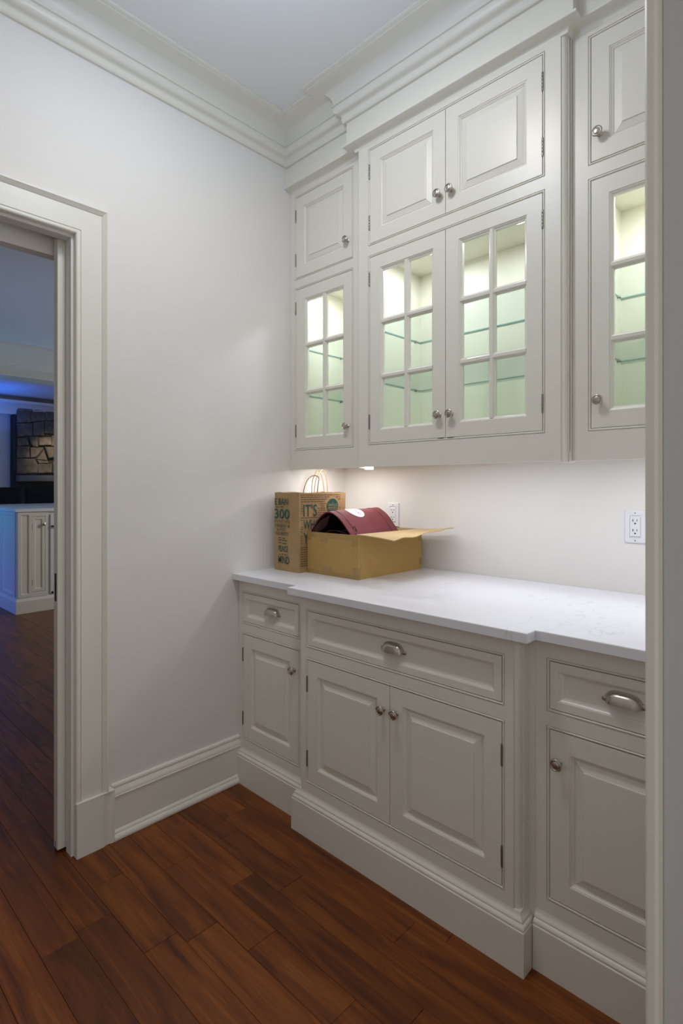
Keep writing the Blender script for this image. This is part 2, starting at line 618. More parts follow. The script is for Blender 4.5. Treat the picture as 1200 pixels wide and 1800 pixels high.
def face_frame(x0, x1, z0, z1, holes, yf, t=0.020, mb=None):
    xs = sorted({x0, x1, *[h[0] for h in holes], *[h[1] for h in holes]})
    zs = sorted({z0, z1, *[h[2] for h in holes], *[h[3] for h in holes]})
    nx, nz = len(xs)-1, len(zs)-1

    def solid(i, j):
        if not (0 <= i < nx and 0 <= j < nz):
            return False
        cx, cz = (xs[i]+xs[i+1])/2, (zs[j]+zs[j+1])/2
        return not any(h[0] < cx < h[1] and h[2] < cz < h[3] for h in holes)
    mb = mb or MB()
    for i in range(nx):
        for j in range(nz):
            if not solid(i, j):
                continue
            a, b, c, d = xs[i], xs[i+1], zs[j], zs[j+1]
            y0, y1 = yf, yf+t
            mb.add([(a, y0, c), (b, y0, c), (b, y0, d), (a, y0, d)], [(0, 1, 2, 3)])
            mb.add([(a, y1, c), (b, y1, c), (b, y1, d), (a, y1, d)], [(3, 2, 1, 0)])
            if not solid(i-1, j):
                mb.add([(a, y0, c), (a, y1, c), (a, y1, d), (a, y0, d)], [(3, 2, 1, 0)])
            if not solid(i+1, j):
                mb.add([(b, y0, c), (b, y1, c), (b, y1, d), (b, y0, d)], [(0, 1, 2, 3)])
            if not solid(i, j-1):
                mb.add([(a, y0, c), (b, y0, c), (b, y1, c), (a, y1, c)], [(3, 2, 1, 0)])
            if not solid(i, j+1):
                mb.add([(a, y0, d), (b, y0, d), (b, y1, d), (a, y1, d)], [(0, 1, 2, 3)])
    return mb


BEAD = [(0.0, -0.018), (0.0, -0.0030), (0.0018, -0.0030), (0.0022, -0.0006), (0.0036, 0.0010), (0.0050, 0.0012), (0.0064, 0.0004), (0.0074, -0.0015), (0.0076, -0.018)]


def beads(holes, yf):
    mb = MB()
    for x0, x1, z0, z1 in holes:
        mb.sweep([(x0, z0), (x0, z1), (x1, z1), (x1, z0)], BEAD, front(yf), closed=True)
    return mb


RAISED = [(0, -0.019), (0, -0.0010), (0.0010, 0)]


def raised_door(x0, x1, z0, z1, mp, st=0.0515, fld=0.0355):
    s = RAISED+[(st, 0), (st+0.0005, -0.0022), (st+0.0030, -0.0026), (st+0.0050, -0.0050), (st+0.0085, -0.0074), (st+0.0100, -0.0078), (st+0.0102, -0.0098), (st+0.0122, -0.0098),
                (st+0.0126, -0.0088), (st+fld-0.0012, -0.0034), (st+fld-0.0010, -0.0010), (st+fld+0.0004, -0.0006)]
    return MB().rect_rings(x0, x1, z0, z1, s, mp)


def drawer_front(x0, x1, z0, z1, mp, st=0.0225):
    s = RAISED+[(st, 0), (st+0.0006, -0.0020), (st+0.0030, -0.0026), (st+0.0060, -0.0060), (st+0.0105, -0.0086), (st+0.0125, -0.0090), (st+0.0130, -0.0105), (st+0.0150, -0.0105)]
    return MB().rect_rings(x0, x1, z0, z1, s, mp)


def glazed_door(x0, x1, z0, z1, ox0, ox1, oz0, oz1, xm, zm, yf):
    """frame with moulded edge round the glass, one mullion, two rails"""
    mp = front(yf)
    O = lambda i, o: [mp(x0+i, z0+i, o), mp(x1-i, z0+i, o), mp(x1-i, z1-i, o), mp(x0+i, z1-i, o)]
    I = lambda i, o: [mp(ox0+i, oz0+i, o), mp(ox1-i, oz0+i, o), mp(ox1-i, oz1-i, o), mp(ox0+i, oz1-i, o)]
    R = [O(0, -0.019), O(0, -0.001), O(0.001, 0), I(0, 0), I(0.0006, -0.0018), I(0.004, -0.0032), I(0.0085, -0.0075), I(0.0115, -0.0085), I(0.0115, -0.019), O(0, -0.019)]
    mb = MB().rings(R, False, False)
    bar = [(-0.0125, -0.0082), (-0.0098, -0.0074), (-0.0058, -0.0022), (-0.0050, -0.0006), (0.0050, -0.0006), (0.0058, -0.0022), (0.0098, -0.0074), (0.0125, -0.0082), (0.0125, -0.018), (-0.0125, -0.018)]
    g = 0.0095
    mb.prism(bar, oz0+g*0.5, oz1-g*0.5, lambda u, v, a: mp(xm+u, a, v))
    for z in zm:
        mb.prism(bar, ox0+g*0.5, xm-0.0045, lambda u, v, a: mp(a, z+u, v))
        mb.prism(bar, xm+0.0045, ox1-g*0.5, lambda u, v, a: mp(a, z+u, v))
    return mb


def panes(door, ox0, ox1, oz0, oz1, xm, zm, yf):
    xs = [ox0+0.008, xm-0.007, xm+0.007, ox1-0.008]
    zs = [oz0+0.008, zm[0]-0.007, zm[0]+0.007, zm[1]-0.007, zm[1]+0.007, oz1-0.008]
    for i in (0, 2):
        for j in (0, 2, 4):
            obj('pane', MB().box(xs[i], xs[i+1], yf+0.0125, yf+0.0150, zs[j], zs[j+1]), M['pane'], door)


KPROF = [(0.0085, 0.0), (0.0085, 0.0015), (0.0060, 0.0035), (0.0052, 0.0100), (0.0062, 0.0145), (0.0110, 0.0175), (0.0150, 0.0190), (0.0160, 0.0208), (0.0158, 0.0228), (0.0146, 0.0242), (0.0128, 0.0246),
         (0.0118, 0.0238), (0.0112, 0.0226), (0.0104, 0.0226), (0.0096, 0.0240), (0.0075, 0.0250), (0.0040, 0.0256), (0.0, 0.0258)]
KNOB = None


def knob(door, x, z, yf):
    global KNOB
    if KNOB is None:
        KNOB = obj('knob', MB().lathe((x, yf, z), (0, -1, 0), KPROF, 28), M['nickel'], door, 40, origin=(x, yf, z))
        return KNOB
    return clone(KNOB, (x, yf, z), door)


HINGE = None


def hinge(door, x, z, yf):
    """barrel of a butt hinge, 55 mm tall, centred at z"""
    global HINGE
    if HINGE is None:
        h = 0.0275
        mb = MB()
        for k in range(5):
            a = -h+k*0.011
            mb.lathe((x, yf-0.0012, z), (0, 0, 1), [(0.0032, a+0.0004), (0.0034, a+0.0010), (0.0034, a+0.0100), (0.0032, a+0.0106)], 12)
        mb.lathe((x, yf-0.0012, z), (0, 0, 1), [(0.0, -h-0.003), (0.0030, -h-0.002), (0.0030, -h+0.0004)], 12)
        mb.lathe((x, yf-0.0012, z), (0, 0, 1), [(0.0030, h-0.0004), (0.0030, h+0.002), (0.0, h+0.003)], 12)
        mb.box(x-0.001, x+0.001, yf-0.001, yf+0.012, z-h, z+h)
        HINGE = obj('hinge', mb, M['hinge'], door, 40, origin=(x, yf, z))
        return HINGE
    return clone(HINGE, (x, yf, z), door)


PULL = None


def cup_pull(drawer, x, z, yf):
    """bin pull: domed shell open underneath, on a rimmed plate with an ear at each end"""
    global PULL
    if PULL is not None:
        return clone(PULL, (x, yf, z), drawer)
    W, H, D, zb = 0.082, 0.029, 0.0225, z-0.0135
    nt_, nv = 28, 10
    mb = MB()
    E = lambda t: max(0.0, (1-abs(t)**3.6))**(1/2.3)
    for lay, (dw, dd) in enumerate(((0, 0), (-0.0020, -0.0018))):
        g = []
        for i in range(nt_+1):
            t = -math.cos(PI*i/nt_)
            e = E(t)
            for j in range(nv+1):
                a = PI/2*j/nv
                g.append((x+(W/2+dw)*t, yf-max(0.0004, (D+dd)*e**0.8*math.sin(a)**0.8), zb+max(0, (H+dd)*e)*math.cos(a)**0.9 if j < nv else zb))
        fs = [(i*(nv+1)+j, (i+1)*(nv+1)+j, (i+1)*(nv+1)+j+1, i*(nv+1)+j+1) for i in range(nt_) for j in range(nv)]
        mb.add(g, fs)
    # rim plate
    o = []
    for i in range(nt_+1):
        t = -math.cos(PI*i/nt_)
        o.append((x+(W/2+0.0028)*t, zb+(H+0.003)*E(t)))
    mb.prism(o+[(x+W/2+0.0028, zb), (x-W/2-0.0028, zb)][::1], 0.0, 0.0022, lambda u, v, a: (u, yf-a, v))
    for sx in (-1, 1):
        c = (x+sx*(W/2+0.0040), yf, zb+0.0065)
        mb.lathe(c, (0, -1, 0), [(0.0068, 0), (0.0068, 0.0018), (0.0055, 0.0028), (0.0036, 0.0030), (0.0034, 0.0040), (0.0, 0.0046)], 16)
    PULL = obj('cup_pull', mb, M['nickel'], drawer, 50, origin=(x, yf, z))
    return PULL


# plinth with stepped moulding
BASEP = [(-0.02, 0), (0.018, 0.0), (0.018, 0.1165), (0.0165, 0.1185), (0.0150, 0.1190), (0.0150, 0.1225), (0.0165, 0.1240), (0.0160, 0.1275), (0.0120, 0.1320), (0.0085, 0.1335), (0.0085, 0.1350),
         (0.0095, 0.1375), (0.0085, 0.1405), (0.0050, 0.1435), (0.0025, 0.1470), (0.0010, 0.1520), (0.0, 0.157), (-0.02, 0.157)]

LS, LC = -0.555, -0.604           # face planes of the base cabinets
US, UC = -0.254, -0.294           # face planes of the wall cabinets
G = 0.0019                        # gap round doors


def inner(h):
    b = 0.0077+G
    return (h[0]+b, h[1]-b, h[2]+b, h[3]-b)


def hole_of(x0, x1, z0, z1):
    b = 0.0077
    return (x0-b, x1+b, z0-b, z1+b)


def post_poly(xc, yf, sgn, depth):
    """corner post plan: fillet, ovolo, fillet; xc = outer side plane, sgn = +1 for right end"""
    p = [(0.022, 0.0), (0.0195, 0.0), (0.0195, 0.0035)]
    for i in range(7):
        a = PI/2*i/6
        p.append((0.0195-0.0140*math.sin(a), 0.0035+0.0140*(1-math.cos(a))+0.0005))
    p += [(0.0055, 0.0225), (0.0010, 0.0225), (0.0010, 0.026), (0.0, 0.026), (0.0, depth), (0.022, depth)]
    return [(xc-sgn*u, yf+v) for u, v in p]


GRP_B = 'cream painted base cabinets'
GRP_W = 'cream painted wall cabinets'

# ---------- base cabinets
DZ = (0.7025, 0.8310)     # drawer
PZ = (0.1995, 0.6500)     # doors


def base_cab(x0, x1, yf, label, dx0, dx1, doors, px, kn, hg):
    e = empty('base_cabinet', ((x0+x1)/2, (yf+WALL_Y)/2, 0), label, 'cabinet')
    holes = [hole_of(dx0, dx1, *DZ), hole_of(dx0, dx1, *PZ)]
    mb = face_frame(x0, x1, 0.10, 0.8858, holes, yf)
    mb.box(x0+0.001, x1-0.001, yf+0.0205, WALL_Y-0.002, 0.02, 0.8856)
    obj('body', mb, M['cabinet'], e)
    obj('bead', beads(holes, yf), M['cabinet'], e, 40)
    d = obj('drawer', drawer_front(dx0+G, dx1-G, DZ[0]+G, DZ[1]-G, front(yf)), M['cabinet'], e)
    cup_pull(d, px, 0.7725, yf+0.0095)
    for (a, b), k, h in zip(doors, kn, hg):
        dd = obj('door', raised_door(a+G, b-G, PZ[0]+G, PZ[1]-G, front(yf)), M['cabinet'], e)
        knob(dd, k, 0.5690, yf)
        for z in (0.2825, 0.5600):
            hinge(dd, h, z, yf)
    return e


xm = 0.8925
LEFTB = base_cab(0.0012, 0.4288, LS, 'narrow base cabinet in the corner against the left wall, under the brown bags', 0.0335, 0.3970, [(0.0335, 0.3970)], 0.2250, [0.3720], [0.0335])
CENB = base_cab(0.4700, 1.3160, LC, 'wide central base cabinet standing proud, with a pair of doors under one long drawer', 0.5010, 1.2855, [(0.5010, xm+G*0.5), (xm-G*0.5, 1.2855)], 0.9003, [xm-0.0265, xm+0.0275], [0.5010, 1.2855])
RIGHTB = base_cab(1.3580, RX-0.0012, LS, 'right hand base cabinet cut off by the near door jamb', 1.3955, 1.7590, [(1.3955, 1.7590)], 1.5775, [1.4215], [1.7590])
for e, pth in ((LEFTB, [(0.0012, LS), (0.4285, LS)]), (CENB, [(0.4480, LS+0.01), (0.4480, LC), (1.3380, LC), (1.3380, LS+0.01)]), (RIGHTB, [(1.3580, LS), (RX-0.0012, LS)])):
    if e is CENB:
        pth = [(0.4480, LS+0.0), (0.4480, LC), (1.3380, LC), (1.3380, LS+0.0)]
    obj('plinth', MB().sweep(pth, BASEP, XY), M['cabinet'], e, 35)
for a_, b_ in ((0.4292, 0.4482), (1.3378, 1.3576)):
    obj('filler', MB().box(a_, b_, LS, LS+0.02, 0.13, 0.8856), M['cabinet'], CENB)
for xc, sg in ((0.4480, -1), (1.3380, 1)):
    obj('corner_post', MB().prism(post_poly(xc, LC, sg, 0.060), 0.13, 0.8858, XY), M['cabinet'], CENB, 30)

# ---------- countertop
def counter_ring(i, z):
    s = -0.587+i
    c = -0.636+i
    return [(0.0005, WALL_Y-0.001, z), (0.0005, s, z), (0.4235+i, s, z), (0.4235+i, c, z), (1.3720-i, c, z), (1.3720-i, s, z), (RX-0.0005, s, z), (RX-0.0005, WALL_Y-0.001, z)]


ct = MB().rings([counter_ring(0.002, 0.8862), counter_ring(0, 0.8880), counter_ring(0, 0.9115), counter_ring(0.0009, 0.9133), counter_ring(0.0027, 0.9140)])
tag(obj('countertop', ct, M['quartz'], None), 'white quartz countertop with a faint grey vein, stepping forward over the central base cabinet', 'countertop')

# ---------- wall cabinets
UZ1 = (2.2835, 2.6660)     # upper solid doors
UZ2 = (1.4705, 2.2285)     # glazed doors
GZ = (1.5225, 2.1755)
GM = (1.7375, 1.9575)
ZB = 1.3746


def wall_cab(x0, x1, fx0, fx1, yf, label, dx0, dx1, doors, glz, kn, hg, pucks, ix0, ix1):
    e = empty('wall_cabinet', ((x0+x1)/2, (yf+WALL_Y)/2, ZB), label, 'cabinet')
    holes = [hole_of(dx0, dx1, *UZ1), hole_of(dx0, dx1, *UZ2)]
    mb = face_frame(fx0, fx1, ZB, 2.700, holes, yf)
    yb = WALL_Y-0.002
    # carcass: sides, back, bottom, shelf over the lit part, closed upper box
    mb.box(x0+0.001, ix0, yf+0.0205, yb, ZB+0.03, 2.70).box(ix1, x1-0.001, yf+0.0205, yb, ZB+0.03, 2.70)
    obj('body', mb, M['cabinet'], e)
    ib = MB().box(ix0, ix1, 0.112, yb, ZB+0.03, 2.29)
    ib.box(ix0, ix1, yf+0.0205, 0.112, ZB+0.03, 1.462).box(ix0, ix1, yf+0.0205, 0.112, 2.272, 2.29)
    ib.box(ix0, ix0+0.002, yf+0.0205, 0.112, 1.462, 2.272).box(ix1-0.002, ix1, yf+0.0205, 0.112, 1.462, 2.272)
    obj('interior', ib, M['interior'], e)
    obj('bead', beads(holes, yf), M['cabinet'], e, 40)
    for (a, b), (g0, g1, gm), k, h in zip(doors, glz, kn, hg):
        d = obj('door', raised_door(a+G, b-G, UZ1[0]+G, UZ1[1]-G, front(yf)), M['cabinet'], e)
        knob(d, k, 2.3605, yf)
        for z in (2.371, 2.579):
            hinge(d, h, z, yf)
        d = obj('glazed_door', glazed_door(a+G, b-G, UZ2[0]+G, UZ2[1]-G, g0, g1, GZ[0], GZ[1], gm, GM, yf), M['cabinet'], e)
        panes(d, g0, g1, GZ[0], GZ[1], gm, GM, yf)
        knob(d, k, 1.5555, yf)
        for z in (1.558, 2.142):
            hinge(d, h, z, yf)
    for z in (1.7360, 1.9605):
        s = MB()
        fm = []
        s.box(ix0+0.004, ix1-0.004, yf+0.045, 0.109, z, z+0.006)
        fm = [0, 0, 1, 1, 1, 1]
        sh = obj('glass_shelf', s, None, e, mats=[M['shelf'], M['shelf_edge']], fmat=fm)
        for xx, sg in ((ix0+0.002, 1), (ix1-0.002, -1)):
            for yy in (yf+0.08, 0.07):
                p = MB().lathe((xx, yy, z-0.0035), (sg, 0, 0), [(0.0, 0.0), (0.0026, 0.0), (0.0026, 0.012), (0.0, 0.0125)], 10)
                obj('shelf_pin', p, M['hinge'], sh)
    for xx in pucks:
        p = obj('puck_light', MB().lathe((xx, -0.10, 2.272), (0, 0, -1), [(0.036, 0.0), (0.036, 0.005), (0.033, 0.008), (0.029, 0.0085), (0.029, 0.0060)], 28), M['nickel'], e, 40)
        obj('lens', MB().lathe((xx, -0.10, 2.272), (0, 0, -1), [(0.028, 0.0050), (0.028, 0.0078), (0.02, 0.0086), (0.0, 0.0088)], 24), M['glow'], p, 40)
    # light rail fixture under the cabinet
    u = obj('under_light', MB().box(ix0+0.03, ix1-0.03, -0.22, -0.08, ZB+0.020, ZB+0.0298), M['plastic'], e)
    return e


WL = wall_cab(0.0008, 0.4590, 0.0008, 0.4590, US, 'narrow wall cabinet in the corner by the left wall, above the brown bags', 0.0412, 0.4055, [(0.0412, 0.4055)], [(0.1025, 0.3550, 0.2290)], [0.3800], [0.0412], [0.21], 0.020, 0.436)
XMU = 0.9015
WC = wall_cab(0.4600, 1.3400, 0.4820, 1.3180, UC, 'wide central wall cabinet standing proud, with two pairs of doors', 0.5385, 1.2635, [(0.5385, XMU+G*0.5), (XMU-G*0.5, 1.2635)],
              [(0.5925, 0.8488, 0.7215), (0.9565, 1.2110, 1.0835)], [XMU-0.0255, XMU+0.0255], [0.5385, 1.2635], [0.70, 1.085], 0.497, 1.304)
WR = wall_cab(1.3410, RX-0.0008, 1.3410, RX-0.0008, US, 'right hand wall cabinet cut off by the near door jamb', 1.3960, 1.7590, [(1.3960, 1.7590)], [(1.4490, 1.7060, 1.5775)], [1.4215], [1.7590], [1.58], 1.370, 1.785)
for xc, sg in ((0.4600, -1), (1.3400, 1)):
    obj('corner_post', MB().prism(post_poly(xc, UC, sg, 0.060), ZB-0.004, 2.700, XY), M['cabinet'], WC, 30)
obj('bumper', MB().box(0.868, 0.893, UC-0.0006, UC+0.006, 1.4690, 1.4712).box(0.911, 0.936, UC-0.0006, UC+0.006, 1.4690, 1.4712), M['black'], WC)

obj('light_diffuser', MB().box(0.490, 0.522, -0.268, -0.250, 1.3655, 1.40), M['glow'], WC)

# ------------------------------------------------------------------ outlets on the back wall


def outlet(x, z, label):
    e = empty('power_outlet', (x, WALL_Y, z), label, 'outlet', None)
    mp = front(WALL_Y-0.0005)
    w2, h2 = 0.0352, 0.0580
    obj('plate', MB().rect_rings(x-w2, x+w2, z-h2, z+h2, [(0, 0.0), (0, 0.0035), (0.003, 0.0058), (0.0172, 0.0062), (0.0172, 0.0030)], mp), M['plastic'], e)
    r = obj('receptacle', MB().rect_rings(x-0.0168, x+0.0168, z-0.0338, z+0.0338, [(0, 0.003), (0, 0.0068), (0.001, 0.0074)], mp), M['plastic'], e)
    for dz in (0.0175, -0.0175):
        s = MB()
        s.box(x-0.0082, x-0.0058, WALL_Y-0.0083, WALL_Y-0.0078, z+dz+0.001, z+dz+0.0095)
        s.box(x+0.0052, x+0.0072, WALL_Y-0.0083, WALL_Y-0.0078, z+dz+0.002, z+dz+0.0090)
        s.lathe((x, WALL_Y-0.0078, z+dz-0.0060), (0, -1, 0), [(0.0028, 0), (0.0028, 0.0005)], 12)
        obj('socket_slots', s, M['black'], r)
    for dz in (0.0485, -0.0485):
        obj('screw', MB().lathe((x, WALL_Y-0.0066, z+dz), (0, -1, 0), [(0.0030, 0), (0.0030, 0.0006), (0.0018, 0.0012), (0, 0.0013)], 12), M['nickel'], e)
    return e


outlet(0.3275, 1.1560, 'white double power outlet on the wall behind the cardboard box')
outlet(1.4150, 1.1520, 'white double power outlet on the wall beside the near door jamb')

# ------------------------------------------------------------------ paper bag
Z0 = 0.9142


def text_mesh(body, bold=0.0):
    cu = bpy.data.curves.new('lettering', 'FONT')
    cu.body = body
    cu.offset = bold
    cu.resolution_u = 3
    o = bpy.data.objects.new('lettering', cu)
    COL.objects.link(o)
    bpy.context.view_layer.update()
    dg = bpy.context.evaluated_depsgraph_get()
    me = bpy.data.meshes.new_from_object(o.evaluated_get(dg))
    vs = [(v.co.x, v.co.y) for v in me.vertices]
    fs = [tuple(p.vertices) for p in me.polygons]
    bpy.data.objects.remove(o)
    bpy.data.meshes.remove(me)
    return vs, fs


def put_text(mb, body, u0, u1, v0, v1, mp, bold=0.0, pw=0):
    """fit the lettering into the rectangle u0..u1, v0..v1 of a surface"""
    vs, fs = text_mesh(body, bold)
    a0, a1 = min(p[0] for p in vs), max(p[0] for p in vs)
    b0, b1 = min(p[1] for p in vs), max(p[1] for p in vs)
    mb.add([mp(u0+(p[0]-a0)/(a1-a0)*(u1-u0), v0+(p[1]-b0)/(b1-b0)*(v1-v0)) for p in vs], fs)


BX0, BX1, BY0, BY1, BH = 0.0430, 0.2090, -0.3850, -0.1050, 0.3520
BAG = empty('paper_bag', ((BX0+BX1)/2, (BY0+BY1)/2, Z0), 'brown paper carrier bag with green print and twisted handles, behind the cardboard box', 'bag')


def bag_pt(u, v, t):
    """u,v in 0..1 across plan, t height 0..1; slight crease and flare"""
    x = BX0+(BX1-BX0)*u
    y = BY0+(BY1-BY0)*v+(0.018*t if v > 0.5 else 0.0)
    if v < 0.02 or v > 0.98:
        y += (0.004 if v < 0.02 else -0.004)*math.sin(PI*u)*t
    return (x, y, Z0+BH*t)


seg = 10
ring_uv = [(i/seg, 0) for i in range(seg)]+[(1, i/seg) for i in range(seg)]+[(1-i/seg, 1) for i in range(seg)]+[(0, 1-i/seg) for i in range(seg)]
rngs = []
for k in range(13):
    t = k/12
    ring = []
    for n_, (u, v) in enumerate(ring_uv):
        p = bag_pt(u, v, t)
        wv = 0.0012*math.sin(9*t+n_*1.3) if 0 < k < 12 else 0
        zz = p[2]+(0.0025*math.sin(n_*0.9) if k == 12 else 0)
        ring.append((p[0]+wv*0.4, p[1]+wv*(0.4 if v in (0, 1) else 0), zz))
    rngs.append(ring)
top_in = [(BX0+(p[0]-BX0)*0.985+0.0012, p[1]*0.995-0.0012, p[2]) for p in rngs[-1]]
low_in = [(p[0]*0.985+0.0015, p[1]*0.985-0.0020, Z0+0.05) for p in rngs[0]]
obj('bag_body', MB().rings(rngs+[top_in, low_in]), M['kraft'], BAG, 50)
# lettering on the narrow side and on the wide face
side = lambda u, v: (u, BY0-0.0012+0.0, v)
kx = lambda px: 0.0427+(px-480.5)*0.0036
kz = lambda px, py: 1.295-(py-855)*(0.0026-(px-480.5)*2.2e-6)


def print_part(name, mb, mat, **k):
    o = obj(name, mb, mat, BAG)
    return tag(o, **k)


for body, l, r_, t, b in (('E BAN', 481, 506.5, 876, 887.5), ('300', 480.6, 509, 894.5, 911.5), ('RVATIVES,', 481, 511, 913.5, 919), ('TENERS &', 481, 510, 920.8, 926.2),
                          ('the FOOD', 485, 501.5, 928.0, 933.2), ('REDIENTS', 484, 507, 935, 940.4), ('PEACE', 488, 506.5, 959, 969.5), ('of', 493.5, 497.5, 972.5, 976), ('MIND', 488, 508.7, 977, 990)):
    mb = MB()
    put_text(mb, body, kx(l), kx(r_), kz(l, b), kz(l, t), side, 0.012 if b-t > 8 else 0.0)
    print_part('printed_word', mb, M['ink'])
mb = MB()
for l, r_, y in ((482, 490, 890.8), (492, 499, 890.8), (488, 494, 945), (496, 501, 946), (488, 495, 949), (496, 505, 950), (488, 494, 953.5), (496, 504, 955), (489.5, 492.5, 974), (499, 505, 975)):
    mb.add([side(kx(l), kz(l, y+0.9)), side(kx(r_), kz(l, y+0.9)), side(kx(r_), kz(l, y-0.3)), side(kx(l), kz(l, y-0.3))], [(0, 1, 2, 3)])
print_part('fine_print', mb, M['ink'], kind='stuff')
face = lambda u, v: (BX1+0.0026, u, v)
for body, a_, b_, c_, d_ in (("IT'S", -0.3605, -0.2776, 1.1605, 1.2160), ("WHO", -0.3605, -0.2600, 1.1035, 1.1465), ("YOU", -0.3605, -0.2600, 1.0400, 1.0900)):
    mb = MB()
    put_text(mb, body, a_, b_, c_, d_, face, 0.008)
    print_part('printed_word', mb, M['ink'])
n = 40
cy, cz = -0.1775, 1.2035
fl2_ = lambda u, v: (BX1+0.0030, u, v)
LOGO = print_part('round_logo', MB().add([fl2_(cy, cz)]+[fl2_(cy+0.0360*math.cos(2*PI*i/n), cz+0.0345*math.sin(2*PI*i/n)) for i in range(n)], [(0, 1+i, 1+(i+1) % n) for i in range(n)]), M['ink'])
fl3 = lambda u, v: (BX1+0.0034, u, v)
for body, a_, b_ in (('WHOLE', -0.0015, 0.0115), ('FOODS', -0.0175, -0.0045)):
    mb = MB()
    put_text(mb, body, cy-0.029, cy+0.029, cz+a_, cz+b_, fl3, 0.006)
    obj('logo_word', mb, M['kraft'], LOGO)
obj('logo_leaf', MB().add([fl3(cy-0.004, cz+0.014), fl3(cy+0.001, cz+0.0145), fl3(cy-0.001, cz+0.021)], [(0, 1, 2)]), M['kraft'], LOGO)
# small print: rows of word-length marks
sp = MB()
rr = random.Random(3)
z = 1.2545
while z > 0.940:
    y = -0.3760
    while y < -0.128:
        L_ = rr.uniform(0.006, 0.020)
        y1 = min(y+L_, -0.126)
        hit = (z+0.004 > 1.158 and z < 1.219 and y1 > -0.364 and y < -0.274) or (z+0.004 > 1.100 and z < 1.150 and y1 > -0.364 and y < -0.256) or (z+0.004 > 1.036 and z < 1.094 and y1 > -0.364 and y < -0.256) \
            or ((y1-cy)**2+(z-cz)**2)**.5 < 0.043 or ((y-cy)**2+(z-cz)**2)**.5 < 0.043
        if not hit:
            sp.add([face(y, z), face(y1, z), face(y1, z+0.0036), face(y, z+0.0036)], [(0, 1, 2, 3)])
        y = y1+0.0028
    z -= 0.0101
tag(obj('small_print', sp, M['ink_small'], BAG), kind='stuff')


def loop(pts, n=28):
    out = []
    P = [Vector(p) for p in pts]
    P = [P[0]*2-P[1]]+P+[P[-1]*2-P[-2]]
    for i in range(1, len(P)-2):
        for k in range(6):
            t = k/6
            a, b, c, d = P[i-1], P[i], P[i+1], P[i+2]
            out.append(0.5*((2*b)+(-a+c)*t+(2*a-5*b+4*c-d)*t*t+(-a+3*b-3*c+d)*t*t*t))
    out.append(P[-2])
    return out


xn = BX1-0.004
obj('handle', MB().tube(loop([(xn, -0.357, 1.235), (xn, -0.353, 1.275), (xn-0.004, -0.338, 1.306), (xn-0.012, -0.309, 1.333), (xn-0.018, -0.270, 1.344), (xn-0.012, -0.250, 1.334), (xn-0.004, -0.262, 1.300), (xn, -0.275, 1.235)]), 0.0021, 8), M['cord'], BAG, 60)
xf = BX0+0.006
obj('handle', MB().tube(loop([(xf, -0.153, 1.235), (xf, -0.158, 1.275), (xf, -0.152, 1.325), (xf+0.002, -0.130, 1.366), (xf+0.002, -0.108, 1.372), (xf, -0.088, 1.350), (xf, -0.070, 1.300), (xf, -0.064, 1.235)][:4]+[(xf+0.002, -0.118, 1.374), (xf+0.001, -0.095, 1.352), (xf, -0.078, 1.300), (xf, -0.070, 1.235)]), 0.0021, 8), M['cord'], BAG, 60)
xg = BX0+0.012
obj('handle', MB().tube(loop([(xg, -0.148, 1.235), (xg, -0.146, 1.280), (xg, -0.134, 1.330), (xg+0.002, -0.105, 1.370), (xg+0.002, -0.090, 1.374), (xg, -0.070, 1.358), (xg, -0.060, 1.310), (xg, -0.056, 1.235)]), 0.0021, 8), M['cord'], BAG, 60)

# ------------------------------------------------------------------ cardboard box
CX0, CX1, CY0, CY1 = 0.2135, 0.5160, -0.3390, 0.1000
CH = 0.1810
BOX = empty('cardboard_box', ((CX0+CX1)/2, (CY0+CY1)/2, Z0), 'open tan cardboard box patched with brown tape, one flap sticking out', 'box')
T = 0.004
bm_ = MB()
bm_.box(CX0, CX1, CY0, CY1, Z0, Z0+T)
bm_.box(CX0, CX1, CY0, CY0+T, Z0+T, Z0+CH).box(CX0, CX1, CY1-T, CY1, Z0+T, Z0+CH)
bm_.box(CX0, CX0+T, CY0+T, CY1-T, Z0+T, Z0+CH).box(CX1-T, CX1, CY0+T, CY1-T, Z0+T, Z0+CH)
obj('box_body', bm_, M['card'], BOX)
# long flap folded out over the right side, wavy free edge
n = 24
fv, ff = [], []
rr = random.Random(11)
zt = Z0+CH
for lay in (0, 1):
    for i in range(n+1):
        t = i/n
        y = CY0-0.004+(CY1-CY0)*t
        xe = CX1+0.184-0.012*t+0.004*math.sin(7*t)
        for j in range(7):
            s_ = j/6
            x = CX1-0.003+(xe-CX1+0.003)*s_
            z = zt+0.0025+s_*s_*(-0.010*math.exp(-((t-0.02)/0.10)**2)-0.004*math.sin(5.5*t)+0.010*t+0.003*math.sin(15*t))+0.002*(1-s_)
            fv.append((x, y, z-lay*0.0035))
k = 7*(n+1)
for lay in (0, 1):
    for i in range(n):
        for j in range(6):
            ff.append((lay*k+i*7+j, lay*k+(i+1)*7+j, lay*k+(i+1)*7+j+1, lay*k+i*7+j+1))
for i in range(n):
    ff.append((i*7+6, (i+1)*7+6, k+(i+1)*7+6, k+i*7+6))
    ff.append((i*7, (i+1)*7, k+(i+1)*7, k+i*7))
for j in range(6):
    ff.append((j, j+1, k+j+1, k+j))
    ff.append((n*7+j, n*7+j+1, k+n*7+j+1, k+n*7+j))
tag(obj('flap', MB().add(fv, ff), M['card_in'], BOX), 'paler inside face of the folded out flap')
obj('flap', MB().box(CX0+0.005, CX1-0.006, CY1-T-0.0045, CY1-T-0.0008, Z0+0.06, zt+0.003), M['card_in'], BOX)
obj('flap', MB().box(CX0+T+0.0008, CX0+T+0.004, CY0+0.01, CY1-0.012, Z0+0.06, zt-0.004), M['card_in'], BOX)
yt = CY0-0.0005
